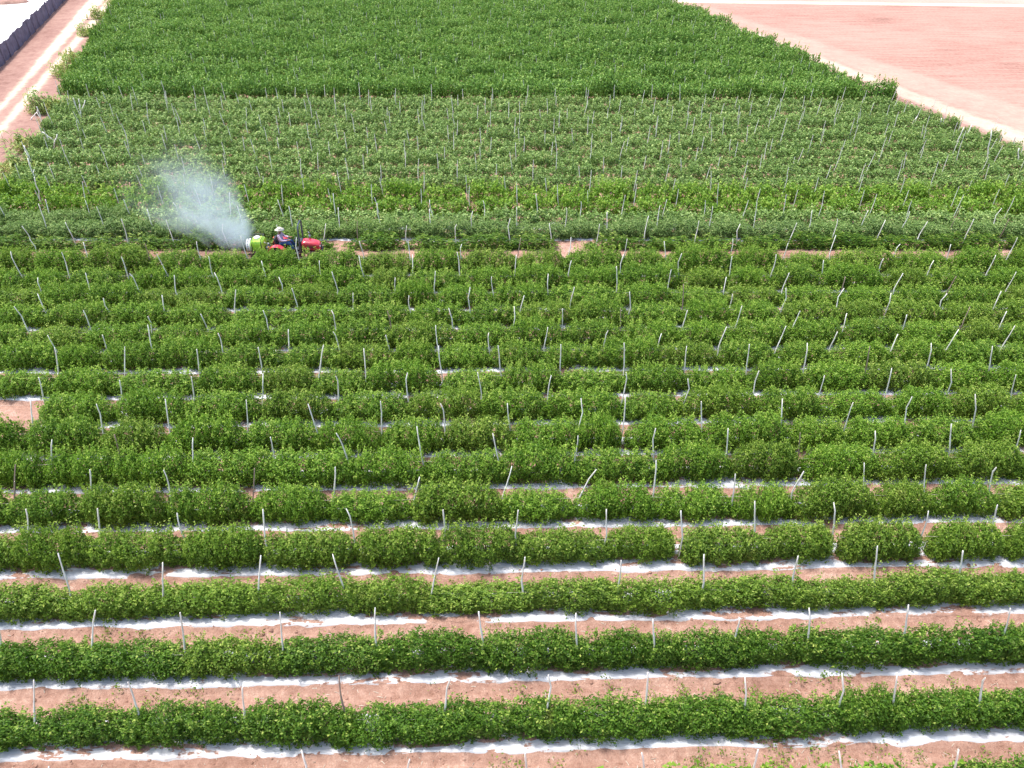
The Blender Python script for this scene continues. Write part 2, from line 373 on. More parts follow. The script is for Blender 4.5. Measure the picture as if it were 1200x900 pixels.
# ------------------------------------------------------------------ bush meshes
def leaf_cloud(L, W, Hh, n, size, seed, lumps=4, shoots=14, tri=False):
    """leaves spread through the volume of a bushy row segment centred on the origin, base at z=0"""
    r_ = np.random.default_rng(seed)
    cx = np.linspace(-L / 2 + .32, L / 2 - .32, lumps) + r_.uniform(-.12, .12, lumps)
    R = np.stack([np.full(lumps, L / lumps * .78) * r_.uniform(.85, 1.15, lumps), W / 2 * r_.uniform(.82, 1.15, lumps), Hh / 2 * r_.uniform(.86, 1.08, lumps)], -1)
    cy = r_.uniform(-.07, .07, lumps); cz = R[:, 2] * .97
    k = r_.integers(0, lumps, n)
    d = r_.normal(size=(n, 3)); d /= np.linalg.norm(d, axis=1)[:, None]
    # superellipsoid: boxier body
    q = 3.0; nn = (np.abs(d) ** q).sum(1) ** (1 / q); d = d / nn[:, None]
    rad = np.clip(1 - np.abs(r_.normal(0, .20, n)), .1, 1.0) + np.maximum(0, r_.normal(0, .035, n))
    lob = 1 + .16 * np.sin(d[:, 0] * 7 + k * 2.1 + seed) * np.cos(d[:, 2] * 6 + k) + .11 * np.sin(d[:, 1] * 11 + d[:, 0] * 9 + seed)
    P = d * R[k] * (rad * lob)[:, None]; P[:, 0] += cx[k]; P[:, 1] += cy[k]; P[:, 2] += cz[k]
    q_e = np.clip(np.abs(P[:, 0]) / (L / 2), 0, 1) ** 3.5; P[:, 2] *= 1 - .38 * q_e; P[:, 1] *= 1 - .25 * q_e
    N = d / R[k]; N /= np.linalg.norm(N, axis=1)[:, None]
    tone = np.clip(r_.normal(.42, .22, n) + (r_.random(n) < .04) * .5, 0, 1.2)
    # small sprigs of leaflets: shoots above the top
    if shoots:
        m_ = shoots * 16
        sx = r_.uniform(-L / 2 + .1, L / 2 - .1, shoots); sy = r_.uniform(-W * .42, W * .42, shoots); sh = r_.uniform(.10, .42, shoots)
        lean = r_.normal(0, .25, (shoots, 2)); s = r_.integers(0, shoots, m_); t = r_.random(m_)
        ztop = Hh * .93 * np.sqrt(np.clip(1 - (sy / (W * .62)) ** 2, .1, 1))
        Q = np.stack([sx[s] + lean[s, 0] * t * sh[s], sy[s] + lean[s, 1] * t * sh[s], ztop[s] - .12 + t * (sh[s] + .08)], -1) + r_.normal(0, .028, (m_, 3))
        P = np.concatenate([P, Q]); N = np.concatenate([N, r_.normal(size=(m_, 3)) * .7 + [0, 0, .6]]); tone = np.concatenate([tone, np.clip(r_.normal(.80, .2, m_), 0, 1.15)])
    n = len(P); keep = P[:, 2] > .02; P, N, tone = P[keep], N[keep], tone[keep]; n = len(P)
    N = N * .75 + r_.normal(0, .55, (n, 3)) + [0, 0, .35]; N /= np.linalg.norm(N, axis=1)[:, None]
    a = r_.normal(size=(n, 3)); a[:, 2] -= .5; T = a - N * (a * N).sum(1)[:, None]; T /= np.linalg.norm(T, axis=1)[:, None]
    B = np.cross(N, T); s = size * r_.uniform(.65, 1.35, n)[:, None]
    if tri:
        V = np.stack([P - T * s * .5 - B * s * .42, P - T * s * .5 + B * s * .42, P + T * s * .6], 1); kk = 3
    else:
        V = np.stack([P - T * s * .55, P + B * s * .30 + N * s * .10, P + T * s * .55 - N * s * .08, P - B * s * .30 + N * s * .10], 1); kk = 4
    V = V.reshape(-1, 3); V[:, 2] = np.maximum(V[:, 2], .01)
    return V, np.repeat(tone, kk), kk
def tube_np(pts, rad, seg=5):
    pts = np.array(pts, float); V = []; Fc = []
    for i, p in enumerate(pts):
        t = pts[min(i + 1, len(pts) - 1)] - pts[max(i - 1, 0)]; t /= np.linalg.norm(t) + 1e-9
        u = np.cross(t, [0, 1, 0.3]); u /= np.linalg.norm(u) + 1e-9; v = np.cross(t, u)
        for k in range(seg):
            a = 2 * math.pi * k / seg; V.append(p + (u * math.cos(a) + v * math.sin(a)) * rad[i])
    for i in range(len(pts) - 1):
        for k in range(seg):
            Fc.append((i * seg + k, i * seg + (k + 1) % seg, (i + 1) * seg + (k + 1) % seg, (i + 1) * seg + k))
    return np.array(V), Fc
def stem_mesh(L, Hh, seed):
    r_ = random.Random(seed); V = []; Fc = []
    v, f = tube_np([(-L / 2 + .12, 0, .04), (0, .01, .05), (L / 2 - .12, 0, .04)], [.07, .07, .07], 5); V.append(v); Fc += f
    for s in range(6):
        x = -L / 2 + .25 + s * (L - .5) / 5 + r_.uniform(-.08, .08); y = r_.uniform(-.03, .03)
        for b_ in range(3):
            pts = [(x, y, 0)]; px, py_ = x, y
            for j in range(1, 6):
                px += r_.uniform(-.09, .09); py_ += r_.uniform(-.06, .06); pts.append((px, py_, Hh * .82 * j / 5))
            v, f = tube_np(pts, [.012, .011, .010, .008, .006, .004], 4)
            o_ = sum(len(q) for q in V); V.append(v); Fc += [tuple(i + o_ for i in ff) for ff in f]
    return np.concatenate(V), Fc
NV = 10
BL = 2.45
bush_meshes = {}
for kd, mt, W_, H_, sh, tall in [('mid', MF_mid, .82, 1.06, 34, 3), ('near', MF_near, .80, 1.08, 30, 0), ('olive', MF_olive, .80, 1.05, 34, 1), ('pale', MF_pale, .85, 1.0, 16, 2)]:
    lst = []
    for v in range(NV if kd == 'near' else 5):
        Vv, tn, kk = leaf_cloud(BL, W_, H_, 13500, .060, 100 * tall + v + 5, lumps=[4, 5, 3, 4, 6][v % 5], shoots=sh)
        Fc = np.arange(len(Vv)).reshape(-1, kk)
        me = npmesh('foliage', Vv, Fc, kk, mt, {'tone': tn})
        sv, sf = stem_mesh(BL, H_, v + tall * 50); sm = npmesh('stem', sv, np.array(sf), 4, M_stem)
        lst.append((me, sm))
    bush_meshes[kd] = lst
# short bushes for the gaps / low row
lowm = []
for v in range(4):
    Vv, tn, kk = leaf_cloud(.9, .75, .95, 2200, .07, 900 + v, lumps=2, shoots=6); me = npmesh('foliage', Vv, np.arange(len(Vv)).reshape(-1, kk), kk, MF_near, {'tone': tn})
    sv, sf = stem_mesh(.9, .9, 70 + v); lowm.append((me, npmesh('stem', sv, np.array(sf), 4, M_stem)))

# ------------------------------------------------------------------ stakes: read off the photograph for the front rows (top and a lower point)
ST = {
 0: [(213, 893, 212, 905), (615, 880, 615, 902), (890, 877, 885, 902), (985, 868, 985, 902), (1120, 870, 1116, 902), (60, 893, 62, 910), (350, 896, 352, 915), (480, 889, 478, 910), (755, 884, 756, 905)],
 1: [(32, 803, 36, 840), (143, 797, 158, 835), (282, 792, 284, 839), (392, 790, 402, 825), (527, 790, 521, 837), (643, 787, 641, 835), (763, 785, 758, 832), (880, 775, 878, 812), (993, 780, 986, 825), (1058, 778, 1049, 832), (1153, 785, 1150, 823)],
 2: [(-8, 722, -10, 760), (108, 725, 102, 763), (204, 713, 214, 765), (327, 723, 330, 755), (439, 720, 441, 752), (562, 711, 563, 768), (674, 721, 677, 757), (765, 722, 761, 762), (868, 727, 858, 757), (949, 709, 945, 768), (1067, 703, 1062, 742), (1185, 703, 1186, 750)],
 3: [(64, 655, 71, 675), (192, 659, 192, 695), (306, 654, 304, 695), (389, 651, 398, 675), (514, 655, 506, 692), (614, 648, 615, 698), (727, 655, 725, 690), (826, 652, 822, 688), (935, 655, 931, 688), (1033, 645, 1025, 690), (1133, 655, 1129, 688)],
 4: [(28, 598, 29, 632), (109, 593, 113, 632), (208, 595, 217, 632), (309, 598, 313, 632), (407, 595, 413, 625), (519, 588, 518, 632), (606, 590, 607, 620), (712, 600, 706, 637), (797, 592, 795, 630), (885, 588, 885, 615), (978, 590, 976, 618), (1082, 594, 1078, 618), (1170, 592, 1162, 628)],
 5: [(14, 551, 13, 580), (108, 552, 107, 580), (193, 551, 203, 590), (297, 552, 296, 578), (395, 550, 392, 576), (492, 560, 487, 588), (600, 553, 590, 585), (698, 550, 685, 575), (772, 543, 767, 574), (860, 552, 858, 580), (938, 548, 930, 578), (1015, 549, 1013, 572), (1084, 545, 1082, 568), (1165, 547, 1160, 574)],
 6: [(-14, 514, -14, 540), (60, 515, 61, 535), (133, 513, 138, 534), (224, 515, 226, 536), (318, 512, 320, 535), (395, 508, 405, 532), (488, 502, 496, 540), (578, 508, 583, 532), (676, 508, 674, 535), (768, 503, 767, 537), (855, 508, 851, 535), (936, 505, 934, 532), (1025, 506, 1021, 536), (1117, 496, 1111, 527), (1194, 503, 1187, 532)],
 7: [(33, 475, 36, 500), (113, 475, 120, 505), (194, 470, 199, 500), (288, 472, 290, 498), (362, 474, 370, 500), (446, 470, 447, 492), (518, 470, 520, 497), (594, 474, 597, 502), (681, 470, 675, 515), (734, 468, 731, 490), (822, 470, 822, 498), (918, 470, 915, 495), (998, 470, 990, 495), (1068, 466, 1063, 490), (1143, 463, 1140, 490)],
 8: [(47, 444, 51, 466), (140, 447, 143, 470), (226, 440, 227, 463), (308, 440, 308, 462), (396, 438, 396, 460), (476, 440, 478, 458), (560, 437, 561, 455), (646, 438, 641, 470), (734, 434, 730, 455), (804, 440, 800, 470), (889, 436, 884, 460), (965, 440, 960, 462), (1042, 430, 1037, 455), (1113, 432, 1107, 462), (1186, 436, 1182, 458)],
 9: [(66, 409, 68, 430), (143, 412, 144, 434), (232, 408, 234, 430), (304, 406, 306, 428), (376, 388, 374, 410), (427, 410, 428, 430), (514, 405, 517, 435), (585, 405, 587, 435), (657, 405, 657, 440), (732, 404, 731, 425), (806, 408, 803, 430), (878, 405, 876, 430), (945, 402, 941, 428), (1018, 404, 1014, 426), (1090, 402, 1086, 424), (1160, 406, 1157, 430)],
}
def make_stake_mesh(seed, mat, bend):
    r_ = random.Random(seed); n = 9; pts = []; x = y = 0; vx, vy = r_.uniform(-.03, .03), r_.uniform(-.03, .03)
    kink = r_.randint(4, 7)
    for i in range(n):
        pts.append((x, y, i / (n - 1) * 1.0))
        if i == kink: vx += r_.choice([-1, 1]) * bend
        vx += r_.uniform(-.05, .05); vy += r_.uniform(-.03, .03); x += vx * .35; y += vy * .35
    tx, ty = pts[-1][:2]; pts = [(p[0] - tx * p[2] * .8, p[1] - ty * p[2] * .8, p[2]) for p in pts]
    rad = [.027 - .011 * i / (n - 1) + r_.uniform(-.003, .003) for i in range(n)]
    v, f = tube_np(pts, rad, 6)
    # cap the top
    bm = bmesh.new(); vs = [bm.verts.new(p) for p in v]
    for ff in f: bm.faces.new([vs[i] for i in ff])
    bm.faces.new(vs[-6:]); bm.faces.new(vs[:6][::-1]); bmesh.ops.recalc_face_normals(bm, faces=bm.faces)
    me = bpy.data.meshes.new('stake'); bm.to_mesh(me); bm.free(); me.materials.append(mat)
    for p in me.polygons: p.use_smooth = True
    return me
stake_meshes = [make_stake_mesh(s, M_stake, [.06, .16, .10, .24, .05, .14, .20][s]) for s in range(7)]
stake_brown = [make_stake_mesh(20 + s, M_stakeb, .08) for s in range(3)]
all_st = {}
for r in ROWS:
    i = r['i']; lst = []
    x0, x1 = xlim(r['Y'], r['kind'])
    if i in ST:
        for a in ST[i]:
            t = pp(a[0], a[1], r['Y']); b_ = pp(a[2], a[3], r['Y'])
            dz = max(.25, t.z - b_.z); sx = max(-.35, min(.35, (t.x - b_.x) / dz))
            hgt = max(1.25, min(2.25, t.z)); lst.append((t.x - sx * hgt, hgt, sx))
        lst.sort()
        # extend outside the read-off range on either side
        while lst[0][0] - 2.3 > x0: lst.insert(0, (lst[0][0] - random.uniform(2.1, 2.6), random.uniform(1.5, 1.85), random.uniform(-.08, .08)))
        while lst[-1][0] + 2.3 < x1: lst.append((lst[-1][0] + random.uniform(2.1, 2.6), random.uniform(1.5, 1.85), random.uniform(-.08, .08)))
    else:
        x = x0 + random.uniform(0, 1.6)
        top = {'near': 1.65, 'low': 1.5, 'pale': 1.65, 'deep': 1.4}[r['kind']]
        while x < x1:
            lst.append((x, top + random.uniform(-.22, .3), random.gauss(0, .07))); x += random.gauss(2.35, .28)
    all_st[i] = lst

def inframe(p, mgn=6):
    u, v = proj(p); return -mgn < u < 1200 + mgn and -mgn < v < 900 + mgn
NB_MAX = 300
# ---- choose which stakes and bushes are individuals: nearest first
stakes_far = []; bush_ind = []; bush_far = []; stake_ind = []
for r in ROWS:
    for (x, h, sx) in all_st[r['i']]:
        vis = inframe((x + sx * h, r['Y'], h))
        (stake_ind if (r['kind'] != 'deep' and len(stake_ind) < NB_MAX and (vis)) else stakes_far).append((r, x, h, sx, vis))
    L_ = all_st[r['i']]; x0, x1 = xlim(r['Y'], r['kind'])
    edges = [x0] + [s[0] for s in L_ if s[0] > x0 + .4] + [x1]
    for a, c in zip(edges[:-1], edges[1:]):
        if c - a < .5: continue
        gap = 0.
        if r['kind'] == 'near' and r['i'] >= 4: gap = random.choice([0, .08, .18, .28, .42])
        elif r['kind'] == 'near': gap = random.choice([-.45, -.35, -.3, -.2, -.05])
        if r['kind'] == 'low' : gap = .5
        ln = c - a - gap; mid = (a + c) / 2 + random.uniform(-.3, .3) * gap
        
        vis = any(inframe((mid + q * ln, r['Y'], hh), 2) for q in (-.5, 0, .5) for hh in (.4, 1.1))
        item = (r, mid, ln, vis)
        (bush_ind if (r['kind'] != 'deep' and len(bush_ind) < NB_MAX and vis) else bush_far).append(item)
# gaps read off the photograph: bare soil at the left of the ninth row, tractor alley
def skip(r, mid):
    u, v = proj((mid, r['Y'], .5))
    if r['i'] == 8 and u < 52: return True
    if r['kind'] == 'low' and 395 < u < 770 and random.random() < .15: return True
    return False
bush_ind = [b for b in bush_ind if not skip(b[0], b[1])]

looks_b = ['full dark green', 'dense leafy', 'bushy green', 'broad green', 'lumpy green', 'thick green', 'rounded leafy', 'uneven leafy', 'compact green', 'spreading leafy']
cnt = {}
for (r, mid, ln, vis) in bush_ind:
    i = r['i']; cnt[i] = cnt.get(i, 0) + 1
    v = random.randrange(NV); low = r['kind'] == 'low'
    if low: me, sm = lowm[v % 4]; base = .9; ln = random.uniform(2.2, 2.8)
    elif i in (3, 4) or r['kind'] == 'pale' or (r['kind'] == 'near' and random.random() < (.06 if i < 3 else .22)):
        k_ = 'pale' if r['kind'] == 'pale' else 'olive'; v %= 5; me, sm = bush_meshes[k_][v]; base = BL
    elif i >= 5: v %= 5; me, sm = bush_meshes['mid'][v]; base = BL
    else: me, sm = bush_meshes['near'][v]; base = BL
    e = empty('row_bush', (mid, r['Y'] + random.uniform(-.05, .05) , .10 if not low else .06))
    sxx = (ln + .22) / base
    if random.random() < .5: sxx = -sxx; rot = 0
    hs = r['h'] * random.choice([random.uniform(.9, 1.12), random.uniform(.8, 1.2)])
    if i == 15 and 280 < proj((mid, r['Y'], .5))[0] < 390: hs = r['h'] * .95
    e.scale = (abs(sxx), r['w'] * random.uniform(.92, 1.08), hs)
    e.rotation_euler = (0, 0, math.pi if sxx < 0 else 0)
    link('foliage', me, e); link('stem', sm, e)
    look = looks_b[v % 10] if not low else 'low sparse green'
    if i == 0: lab = '%s bush, %s from left among tips at the bottom edge' % (look, ORD[cnt[i]])
    else: lab = '%s bush, %s from left in %s' % (look, ORD[cnt[i]], rowname(i))
    tag(e, lab, 'bush', 'bushes planted along the rows')
cnt = {}
for (r, x, h, sx, vis) in stake_ind:
    i = r['i']; cnt[i] = cnt.get(i, 0) + 1
    br = random.random() < .06
    me = random.choice(stake_brown if br else stake_meshes)
    o = link('stake', me, None, (x, r['Y'] + random.uniform(-.06, .06), .04))
    tl = math.sqrt(1 + sx * sx)
    dy = random.gauss(0, .05)
    dirv = Vector((sx, dy, 1)).normalized()
    o.rotation_mode = 'QUATERNION'
    o.rotation_quaternion = dirv.to_track_quat('Z', 'Y') @ Matrix.Rotation(random.choice([0, math.pi]) + random.uniform(-.3, .3), 4, 'Z').to_quaternion()
    o.scale = (1, 1, h * tl)
    lean = 'leaning left' if sx < -.05 else 'leaning right' if sx > .05 else 'standing upright'
    c_ = 'brown' if br else 'pale'
    if i == 0: lab = '%s stake %s, %s from left at the bottom edge' % (c_, lean, ORD[cnt[i]])
    else: lab = '%s stake %s, %s from left in %s' % (c_, lean, ORD[cnt[i]], rowname(i))
    tag(o, lab, 'stake', 'stakes standing along the rows')

# ---- the rest of the stakes: one object
V = []; Fc = []; off = 0
for (r, x, h, sx, vis) in stakes_far:
    if not inframe((x, r['Y'], 1), 60): continue
    n = 5; pts = []; kx = random.gauss(0, .03)
    for j in range(n):
        t = j / (n - 1); pts.append((x + sx * h * t + kx * math.sin(t * 3.1), r['Y'] + random.uniform(-.02, .02), h * t))
    v, f = tube_np(pts, [q * (1. if r['kind'] != 'deep' else .8) for q in (.024, .023, .021, .019, .016)], 4); V.append(v); Fc.append(np.array(f) + off); off += len(v)
me = npmesh('far_stakes', np.concatenate(V), np.concatenate(Fc), 4, M_stake, smooth=True)
tag(link('far_stakes', me), 'thin pale stakes scattered over the far half of the crop field', 'stakes', kind='stuff')

# ---- the rest of the bushes: masses
def mass(name, items, kind_mats, size, n_leaf, label, cat):
    variants = {}
    Vs = []; Ts = []; Ms = []
    for q, (r, mid, ln, vis) in enumerate(items):
        if not any(inframe((mid + d_, r['Y'], .8), 40) for d_ in (-1.2, 0, 1.2)): continue
        mk = kind_mats(r)
        vv = random.randrange(6); dist = r['Y']
        lod = 0 if dist < 62 else 1
        if (mk[0], vv, lod) not in variants:
            variants[(mk[0], vv, lod)] = leaf_cloud(BL, mk[1], 1.0, int(n_leaf * (1 if lod == 0 else .72)), size * (1 if lod == 0 else 1.2), 400 + vv * 7 + mk[0] * 77 + lod, lumps=[4, 5, 3, 6][vv % 4], shoots=12, tri=True)
        v, tn, _ = variants[(mk[0], vv, lod)]
        v = v.copy(); fl = random.choice([-1, 1])
        v[:, 0] = v[:, 0] * fl * (ln + .3) / BL + mid; v[:, 1] = v[:, 1] * r['w'] * random.uniform(.9, 1.1) + r['Y'] + random.uniform(-.08, .08)
        v[:, 2] = v[:, 2] * r['h'] * random.uniform(.80, 1.14) + .02
        if r['kind'] == 'deep': v[:, 2] += vnoise(v[:, 0], v[:, 1], .35, 77) * .5 * (v[:, 2] > .5)
        Vs.append(v.astype(np.float32)); Ts.append(np.clip(tn + random.uniform(-.06, .06), 0, 1.2).astype(np.float32)); Ms.append(np.full(len(v) // 3, mk[0], np.int32))
    V = np.concatenate(Vs); T = np.concatenate(Ts); M = np.concatenate(Ms)
    me = npmesh(name, V, np.arange(len(V)).reshape(-1, 3), 3, None, {'tone': T})
    me.materials.append(MF_mid); me.materials.append(MF_pale); me.materials.append(MF_deep)
    me.polygons.foreach_set('material_index', M)
    print(name, len(V) // 3)
    tag(link(name, me), label, cat, kind='stuff')
mass('mid_crop', [b for b in bush_far if b[0]['kind'] != 'deep'], lambda r: (0, .8) if r['kind'] == 'near' else (1, .8), .092, 2500, 'pale green crop rows between the tractor lane and the darker tall block', 'crop')
mass('dense_crop', [b for b in bush_far if b[0]['kind'] == 'deep'], lambda r: (2, .85), .092, 2400, 'dense deep green crop block at the far end of the field', 'crop')
#PART2
# ------------------------------------------------------------------ mesh helpers for the machines
def bm_box(bm, c, s, bev=0., rot=None):
    g_ = bmesh.ops.create_cube(bm, size=1); vs = g_['verts']
    for v in vs: v.co = Vector((v.co.x * s[0], v.co.y * s[1], v.co.z * s[2]))
    if bev:
        es = list({e for v in vs for e in v.link_edges}); r_ = bmesh.ops.bevel(bm, geom=es, offset=bev, segments=2, affect='EDGES', profile=.6)
        vs = list({v for v in r_['verts']} | {v for v in vs if v.is_valid})
    M_ = Matrix.Translation(c) @ (rot.to_4x4() if rot else Matrix.Identity(4))
    bmesh.ops.transform(bm, matrix=M_, verts=vs); return vs
def bm_tube(bm, pts, rad, seg=8, cap=True):
    pts = [Vector(p) for p in pts]; rings = []
    if not isinstance(rad, (list, tuple)): rad = [rad] * len(pts)
    for i, p in enumerate(pts):
        t = (pts[min(i + 1, len(pts) - 1)] - pts[max(i - 1, 0)]).normalized()
        u = t.cross(Vector((0, 1, .13)))
        if u.length < .1: u = t.cross(Vector((1, 0, .1)))
        u.normalize(); v = t.cross(u)
        rings.append([bm.verts.new(p + (u * math.cos(2 * math.pi * k / seg) + v * math.sin(2 * math.pi * k / seg)) * rad[i]) for k in range(seg)])
    for a, c in zip(rings[:-1], rings[1:]):
        for k in range(seg): bm.faces.new((a[k], a[(k + 1) % seg], c[(k + 1) % seg], c[k]))
    if cap: bm.faces.new(rings[0][::-1]); bm.faces.new(rings[-1])
def bm_lathe(bm, prof, axis='Z', c=(0, 0, 0), seg=24):
    """prof: (radius, along) pairs"""
    c = Vector(c); rings = []
    for r_, h in prof:
        ring = []
        for k in range(seg):
            a = 2 * math.pi * k / seg; x, y = r_ * math.cos(a), r_ * math.sin(a)
            p = Vector((x, y, h)) if axis == 'Z' else Vector((x, h, y)) if axis == 'Y' else Vector((h, x, y))
            ring.append(bm.verts.new(c + p))
        rings.append(ring)
    for a, b_ in zip(rings[:-1], rings[1:]):
        for k in range(seg): bm.faces.new((a[k], a[(k + 1) % seg], b_[(k + 1) % seg], b_[k]))
    bm.faces.new(rings[0][::-1]); bm.faces.new(rings[-1]); bmesh.ops.recalc_face_normals(bm, faces=bm.faces)
def bm_loft(bm, secs, cap=True):
    rings = [[bm.verts.new(p) for p in s_] for s_ in secs]; n = len(rings[0])
    for a, b_ in zip(rings[:-1], rings[1:]):
        for k in range(n): bm.faces.new((a[k], a[(k + 1) % n], b_[(k + 1) % n], b_[k]))
    if cap: bm.faces.new(rings[0][::-1]); bm.faces.new(rings[-1])
    bmesh.ops.recalc_face_normals(bm, faces=bm.faces)
def rr(x, w_, z0, z1, rd, n=5):             # rounded rectangle section in the YZ plane
    P = []
    for cy, cz, a0 in [(w_ / 2 - rd, z1 - rd, 0), (-w_ / 2 + rd, z1 - rd, 90), (-w_ / 2 + rd, z0 + .03, 180), (w_ / 2 - rd, z0 + .03, 270)]:
        q = rd if a0 < 180 else .03
        cyy = cy if a0 < 180 else math.copysign(w_ / 2 - q, cy)
        for k in range(n):
            a = math.radians(a0 + 90 * k / (n - 1)); P.append((x, cyy + q * math.cos(a), cz + q * math.sin(a)))
    return P

def dusty(name, col, dust, rough, coat, amt=.45):
    b = NB(name); n_ = b.noise(b.coord(), 4., 6, .65); g_ = b.n('ShaderNodeNewGeometry'); z = b.n('ShaderNodeSeparateXYZ'); b.l(g_.outputs['Normal'], z.inputs[0])
    k = b.math('MULTIPLY', b.ramp(n_, [(.42, (.15, .15, .15)), (.62, (1, 1, 1))]), amt)
    return b.done(b.bsdf(b.mix(k, col, dust), rough, .5, None, 0., coat))
M_red = dusty('red_paint', (.56, .014, .035), (.62, .36, .32), .3, .6, .14)
M_dark = plain('dark_frame_paint', (.035, .038, .045), .45, .5)
M_rub = plain('rubber', (.075, .055, .045), .85, .2, var=.3, bump=.4)
M_rim = plain('rim_paint', (.62, .60, .56), .5, .4)
M_steel = plain('grey_steel', (.30, .31, .33), .4, .5, .7)
M_lime = dusty('lime_plastic', (.40, .74, .03), (.62, .66, .30), .42, .1, .22)
M_white = plain('white_plastic', (.80, .80, .80), .4, .5, var=.05)
M_lamp = plain('lamp_glass', (.75, .76, .74), .1, .8)
M_skin = plain('skin', (.30, .15, .09), .6, .3)
M_hat = plain('straw', (.78, .72, .58), .8, .2, sc_=20)
M_jean = plain('denim', (.045, .11, .25), .85, .2, var=.35, sc_=9)
M_boot = plain('boot_leather', (.05, .035, .025), .6, .3)
def shirt_mat():
    b = NB('plaid_shirt'); v = b.coord((1, 1, 1)); wv = b.n('ShaderNodeTexWave', bands_direction='Z'); b.l(v, wv.inputs[0]); wv.inputs['Scale'].default_value = 7
    w2 = b.n('ShaderNodeTexWave', bands_direction='DIAGONAL'); b.l(v, w2.inputs[0]); w2.inputs['Scale'].default_value = 6
    c = b.mix(b.ramp(wv.outputs[1], [(.4, (0, 0, 0)), (.6, (1, 1, 1))]), (.60, .42, .52), (.24, .14, .32))
    c = b.mix(b.math('MULTIPLY', b.ramp(w2.outputs[1], [(.5, (0, 0, 0)), (.7, (1, 1, 1))]), .55), c, (.78, .70, .76))
    return b.done(b.bsdf(c, .85, .2))
M_shirt = shirt_mat()

def wheel(parent, x, y, r_, w_):
    bm = bmesh.new(); hw = w_ / 2
    bm_lathe(bm, [(r_ * .62, -hw * .8), (r_ * .80, -hw), (r_ * .95, -hw * .85), (r_ * .97, -hw * .4), (r_ * .97, hw * .4), (r_ * .95, hw * .85), (r_ * .80, hw), (r_ * .62, hw * .8)], 'Y', seg=32)
    for k in range(18):                     # tread lugs
        for s in (-1, 1):
            a = 2 * math.pi * (k + (.5 if s > 0 else 0)) / 18
            bm_box(bm, Vector((math.cos(a) * r_ * .975, s * hw * .46, math.sin(a) * r_ * .975)), (.05, hw * .9, r_ * .09), 0, Matrix.Rotation(-a, 3, 'Y') @ Matrix.Rotation(s * .5, 3, 'X'))
    tyre = obj('tyre', bm, M_rub, None, smooth=False)
    e = empty('wheel', (x, y, r_)); e.parent = parent; tyre.parent = e
    bm = bmesh.new(); bm_lathe(bm, [(r_ * .12, -hw * .35), (r_ * .30, -hw * .3), (r_ * .52, -hw * .5), (r_ * .63, -hw * .78), (r_ * .63, hw * .78), (r_ * .52, hw * .5), (r_ * .30, hw * .3), (r_ * .12, hw * .35)], 'Y', seg=28)
    obj('rim', bm, M_rim, e); return e

TY = 32.4
tz = float(gz(np.array([-9.7]), np.array([TY]))[0]) * 0 + .0
tr = empty('tractor', (-9.7, TY, .01)); tag(tr, 'small red tractor with a dark roll bar in the lane between crop rows', 'tractor')
bm = bmesh.new()
bm_loft(bm, [rr(.50, .56, .66, 1.06, .12), rr(.62, .58, .62, 1.09, .13), rr(1.05, .56, .60, 1.05, .14), rr(1.30, .50, .60, .98, .14), rr(1.40, .42, .62, .88, .12)])
hood = obj('hood', bm, M_red, tr)
for s in (-1, 1):
    bm = bmesh.new()
    for k in range(5): bm_box(bm, (.78 + k * .07, s * .286, .80), (.035, .012, .16), .004)
    obj('side_vent', bm, M_dark, hood)
    bm = bmesh.new(); bm_lathe(bm, [(.02, .0), (.055, .0), (.06, .03), (.045, .05)], 'X', (1.36, s * .15, .80), 16); obj('headlight', bm, M_lamp, tr)
bm = bmesh.new(); bm_box(bm, (1.405, 0, .72), (.02, .26, .14), .01)
for k in range(4): bm_box(bm, (1.42, 0, .67 + k * .035), (.012, .25, .012))
obj('grille', bm, M_dark, tr)
bm = bmesh.new(); bm_box(bm, (.35, 0, .50), (1.75, .30, .22), .03); bm_box(bm, (-.72, 0, .50), (.36, .42, .34), .04); bm_box(bm, (1.05, 0, .34), (.12, .86, .10), .02); bm_box(bm, (-.72, 0, .42), (.14, .9, .14), .02)
bm_box(bm, (1.42, 0, .50), (.10, .40, .18), .02); obj('chassis', bm, M_dark, tr, smooth=False)
for x, y, r_, w_ in [(1.05, .47, .31, .20), (1.05, -.47, .31, .20), (-.75, .50, .45, .27), (-.75, -.50, .45, .27)]: wheel(tr, x, y, r_, w_)
for s in (-1, 1):
    bm = bmesh.new(); sec = []
    for k in range(13):
        a = math.radians(15 + 145 * k / 12); rr_ = .52
        cx_, cz_ = -.75 + rr_ * math.cos(a), .45 + rr_ * math.sin(a); ix, iz = -.75 + (rr_ - .025) * math.cos(a), .45 + (rr_ - .025) * math.sin(a)
        sec.append([(cx_, s * .34, cz_), (cx_, s * .66, cz_), (ix, s * .66, iz), (ix, s * .34, iz)])
    bm_loft(bm, sec); bm_box(bm, (-.75, s * .345, .70), (.70, .02, .34), .008)
    fd = obj('fender', bm, M_red, tr, smooth=False)
    bm = bmesh.new(); bm_box(bm, (-1.12, s * .55, .93), (.05, .12, .07), .01); obj('tail_light', bm, plain('amber_lens', (.6, .12, .02), .2, .6), fd)
bm = bmesh.new(); bm_box(bm, (-.05, 0, .50), (.70, .86, .03), .01); obj('floor_plate', bm, M_dark, tr)
bm = bmesh.new(); bm_box(bm, (-.60, 0, .80), (.44, .46, .10), .04); tr.scale = (.95, .95, .95); st_ = obj('seat', bm, M_dark, tr)
bm = bmesh.new(); bm_box(bm, (-.84, 0, 1.02), (.09, .44, .42), .04, Matrix.Rotation(-.18, 3, 'Y')); obj('backrest', bm, M_dark, st_)
bm = bmesh.new(); bm_box(bm, (.42, 0, .86), (.20, .40, .46), .03); obj('dashboard', bm, M_dark, tr)
bm = bmesh.new(); bm_tube(bm, [(.34, 0, .95), (.10, 0, 1.10)], .02)
